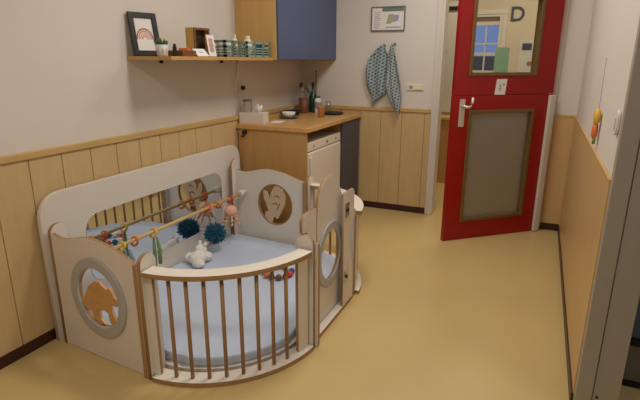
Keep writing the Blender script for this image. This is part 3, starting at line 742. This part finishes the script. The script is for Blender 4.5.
MB().box(.3092, .3098, 2.635, 2.68, SZ+.024, SZ+.029, rot=Matrix.Rotation(-.75, 3, 'Y'), piv=(.307, 2.6575, SZ+.025)).build('writing', 'label', o)
# crates
def crate(y0, y1, m, label, x0=.14, x1=.33):
    t = thing('folding_crate', label, 'crate', ((x0+x1)/2, (y0+y1)/2, SZ), 'folding crates on the shelf')
    h = .112; w = .006
    MB().box(x0+w, x1-w, y0+w, y1-w, SZ+.0008, SZ+.006).build('bottom', m, t)
    def side(ax, p, a0, a1):
        b = MB()
        def bb(u0, u1, z0, z1):
            if ax == 'y': b.box(u0, u1, p, p+w, SZ+z0, SZ+z1)
            else: b.box(p, p+w, u0, u1, SZ+z0, SZ+z1)
        for z0, z1 in ((.001, .016), (.026, .034), (.044, .052), (.062, .070), (.096, h)): bb(a0, a1, z0, z1)
        L = a1-a0
        bb(a0, a0+.014, .001, h); bb(a1-.014, a1, .001, h); bb(a0+L*.30, a0+L*.34, .001, h); bb(a1-L*.34, a1-L*.30, .001, h)
        bb(a0, a0+L*.32, .070, .078); bb(a1-L*.32, a1, .070, .078)
        b.build('side_panel', m, t)
    side('x', x0, y0, y1); side('x', x1-w, y0, y1); side('y', y0, x0+w, x1-w); side('y', y1-w, x0+w, x1-w)
    return t
crate(2.90, 3.165, 'crate_d', 'dark sage folding crate on the shelf, next to the picture card')
crate(3.175, 3.51, 'crate_l', 'pale teal folding crate on the shelf, against the wall cabinet')
def sbottle(x, y, h, r, label):
    t = thing('lotion_bottle', label, 'bottle', (x, y, SZ+.006), 'bottles in the shelf crates')
    MB().lathe([(r*.9, .0012), (r, .006), (r, h*.72), (r*.55, h*.84)], (x, y, SZ+.006), 18).build('body', 'cream', t, smooth=True)
    MB().lathe([(r*.55, h*.83), (r*.55, h)], (x, y, SZ+.006), 16).build('cap', 'cream', t, bevel=.002)
sbottle(.20, 3.21, .155, .022, 'small cream bottle at the near end of the pale teal crate')
sbottle(.25, 3.31, .15, .034, 'wide cream bottle in the middle of the pale teal crate')
tag(MB().box(.25, .315, 3.40, 3.45, SZ+.0075, SZ+.105).build('wipes_pack', 'teal_lbl', bevel=.004), 'teal pack upright at the far end of the pale teal crate', 'pack')
tag(MB().box(.19, .28, 2.98, 3.07, SZ+.0075, SZ+.106, rz=.1).build('white_carton', 'paper', bevel=.003), 'white carton standing in the dark sage crate', 'carton')

# ------------------------------------------------------------------ back wall things
t = thing('wall_plan', 'framed floor plan sign with a green header above the towels', 'sign', (.92, YB-.01, 1.772))
b = MB()
for x0, x1, z0, z1 in ((.755, .765, 1.772, 1.992), (1.077, 1.087, 1.772, 1.992), (.765, 1.077, 1.772, 1.782), (.765, 1.077, 1.982, 1.992)): b.box(x0, x1, YB-.016, YB-.001, z0, z1)
b.build('frame', 'dish', t)
sh = MB().box(.765, 1.077, YB-.010, YB-.002, 1.782, 1.982).build('sheet', 'paper', t)
MB().box(.862, 1.072, YB-.0115, YB-.010, 1.948, 1.980).build('header', 'planbar', sh)
YW = YB-.0115
MB().prism([(.905, 1.838), (.945, 1.838), (.99, 1.862), (1.005, 1.905), (.965, 1.925), (.925, 1.918)], YM, YW, YB-.010).build('plan_block', 'plangreen', sh)
MB().prism([(.98, 1.85), (1.02, 1.865), (1.03, 1.91), (1.0, 1.918), (.985, 1.89)], YM, YW-.0006, YB-.010).build('plan_block', 'planblue', sh)
b = MB()
for k in range(9): b.box(.785, .785+.045+.012*(k % 3), YW, YB-.010, 1.80+.017*k, 1.806+.017*k)
b.build('text_column', 'plangrey', sh)
MB().box(.9, 1.05, YW, YB-.010, 1.80, 1.812).build('text_line', 'plangrey', sh)
HK = ((.899, 1.642, 'towel hook on the back wall, above the wider blue-grey towel'), (1.000, 1.652, 'towel hook on the back wall, nearer to the light switch'))
for x, z, l in HK:
    t = thing('towel_hook', l, 'hook', (x, YB-.02, z-.01), 'towel hooks on the back wall')
    MB().tube([(x, YB-.0005, z), (x, YB-.006, z)], .013, 16).build('base', 'steel', t)
    MB().tube([(x, YB-.006, z), (x, YB-.03, z-.004), (x, YB-.042, z+.008)], .007, 10).build('peg', 'dish', t, smooth=True)
def towel(name, prof, m, label, ph, y0=YB-.035):
    """prof: rows of (z, left x, right x, fold depth)"""
    b = MB(); N = 30; rows = []
    P = []
    for (za, la, ra, da), (zb, lb, rb, db) in zip(prof, prof[1:]):
        for k in range(5):
            s = k/5; P.append((za+(zb-za)*s, la+(lb-la)*s, ra+(rb-ra)*s, da+(db-da)*s))
    P.append(prof[-1])
    for z, l, r, d in P:
        row = []
        for k in range(N+1):
            s = k/N
            row.append(b.bm.verts.new((l+(r-l)*s, y0-.006 + d*(math.sin(ph+s*11+z*3)*.6+math.sin(s*5+z*7+ph)*.5)-.012*math.sin(PI*s), z+.012*math.sin(s*7+ph)*(1 if z < prof[0][0]-.1 else 0))))
        rows.append(row)
    for A_, B_ in zip(rows, rows[1:]):
        for k in range(N): b.bm.faces.new([A_[k], A_[k+1], B_[k+1], B_[k]])
    o = b.build(name, m, smooth=True)
    s = o.modifiers.new('thick', 'SOLIDIFY'); s.thickness = .006; s.offset = 0
    return tag(o, label, 'towel', 'towels hanging on the back wall')
towel('kitchen_towel', [(1.640, .868, .900, .005), (1.61, .835, .915, .012), (1.56, .79, .945, .018), (1.50, .752, .965, .022), (1.40, .735, .975, .024), (1.30, .738, .985, .024), (1.24, .752, .975, .022), (1.19, .775, .955, .018), (1.165, .79, .915, .014), (1.14, .793, .865, .010), (1.10, .790, .825, .008)],
      'towel', 'wide blue-grey checked towel hanging from the hook further from the switch', 0.3)
towel('kitchen_towel', [(1.652, .985, 1.012, .004), (1.60, .968, 1.02, .008), (1.50, .958, 1.045, .014), (1.40, .955, 1.065, .018), (1.28, .955, 1.09, .020), (1.20, .965, 1.10, .018), (1.15, .985, 1.105, .014), (1.09, 1.02, 1.10, .010), (1.03, 1.055, 1.088, .006), (1.00, 1.068, 1.078, .004)],
      'towel2', 'narrow blue-grey towel hanging to a point from the hook nearer the switch', 1.7, YB-.075)
t = thing('double_switch', 'cream double switch on the back wall left of the doorway', 'light switch', (1.22, YB-.01, 1.222))
MB().box(1.137, 1.302, YB-.011, YB-.0005, 1.224, 1.284).build('plate', 'cream', t, bevel=.003)
MB().box(1.215, 1.29, YB-.016, YB-.011, 1.232, 1.276).build('rocker', 'cream', t, bevel=.002)
MB().tube([(1.178, YB-.011, 1.254), (1.178, YB-.0125, 1.254)], .018, 16).build('socket_hole', 'label', t)

# ------------------------------------------------------------------ lamps
def lamp(name, loc, sx, sy, power, col, label):
    l = bpy.data.lights.new(name, 'AREA'); l.shape = 'RECTANGLE'; l.size = sx; l.size_y = sy; l.energy = power; l.color = col
    o = bpy.data.objects.new(name, l); COL.objects.link(o); o.location = loc
    return o
WARM = (1, .97, .915)
lamp('ceiling_light', (1.45, 2.4, H-.02), .7, .3, 19.5, WARM, '')
lamp('ceiling_light', (1.6, 3.75, H-.02), .7, .3, 14, WARM, '')
lamp('ceiling_light', (1.45, .1, H-.02), .7, .3, 20, WARM, '')
lamp('corridor_light', (2.2, 5.8, 2.66), 1.6, .3, 22, (1, .84, .64), '')
lamp('side_room_light', (3.7, 1.5, H-.02), .3, .6, 10, (.8, .88, 1), '')

w = bpy.data.worlds.new('World'); scene.world = w; w.use_nodes = True
w.node_tree.nodes['Background'].inputs['Color'].default_value = (*lin((104, 132, 196)), 1)
w.node_tree.nodes['Background'].inputs['Strength'].default_value = 1.0

# ------------------------------------------------------------------ camera
cam = bpy.data.cameras.new('camera'); co = bpy.data.objects.new('camera', cam); COL.objects.link(co)
cam.sensor_width = 36; cam.lens = 484.569/640*36; cam.clip_start = .05
f_, pit, yaw, rol = 484.569, .2805, .4199, .0037
fw = Vector((-math.sin(yaw)*math.cos(pit), math.cos(yaw)*math.cos(pit), -math.sin(pit)))
rt = Vector((math.cos(yaw), math.sin(yaw), 0)); upc = rt.cross(fw)
r2 = rt*math.cos(rol)+upc*math.sin(rol); u2 = -rt*math.sin(rol)+upc*math.cos(rol)
m = Matrix((r2, u2, -fw)).transposed().to_4x4(); m.translation = (2.3353, 0, 1.5)
co.matrix_world = m
scene.camera = co
vs = scene.view_settings
vs.view_transform = 'Standard'; vs.look = 'None'; vs.gamma = 1; vs.use_curve_mapping = False; vs.exposure = 0.0
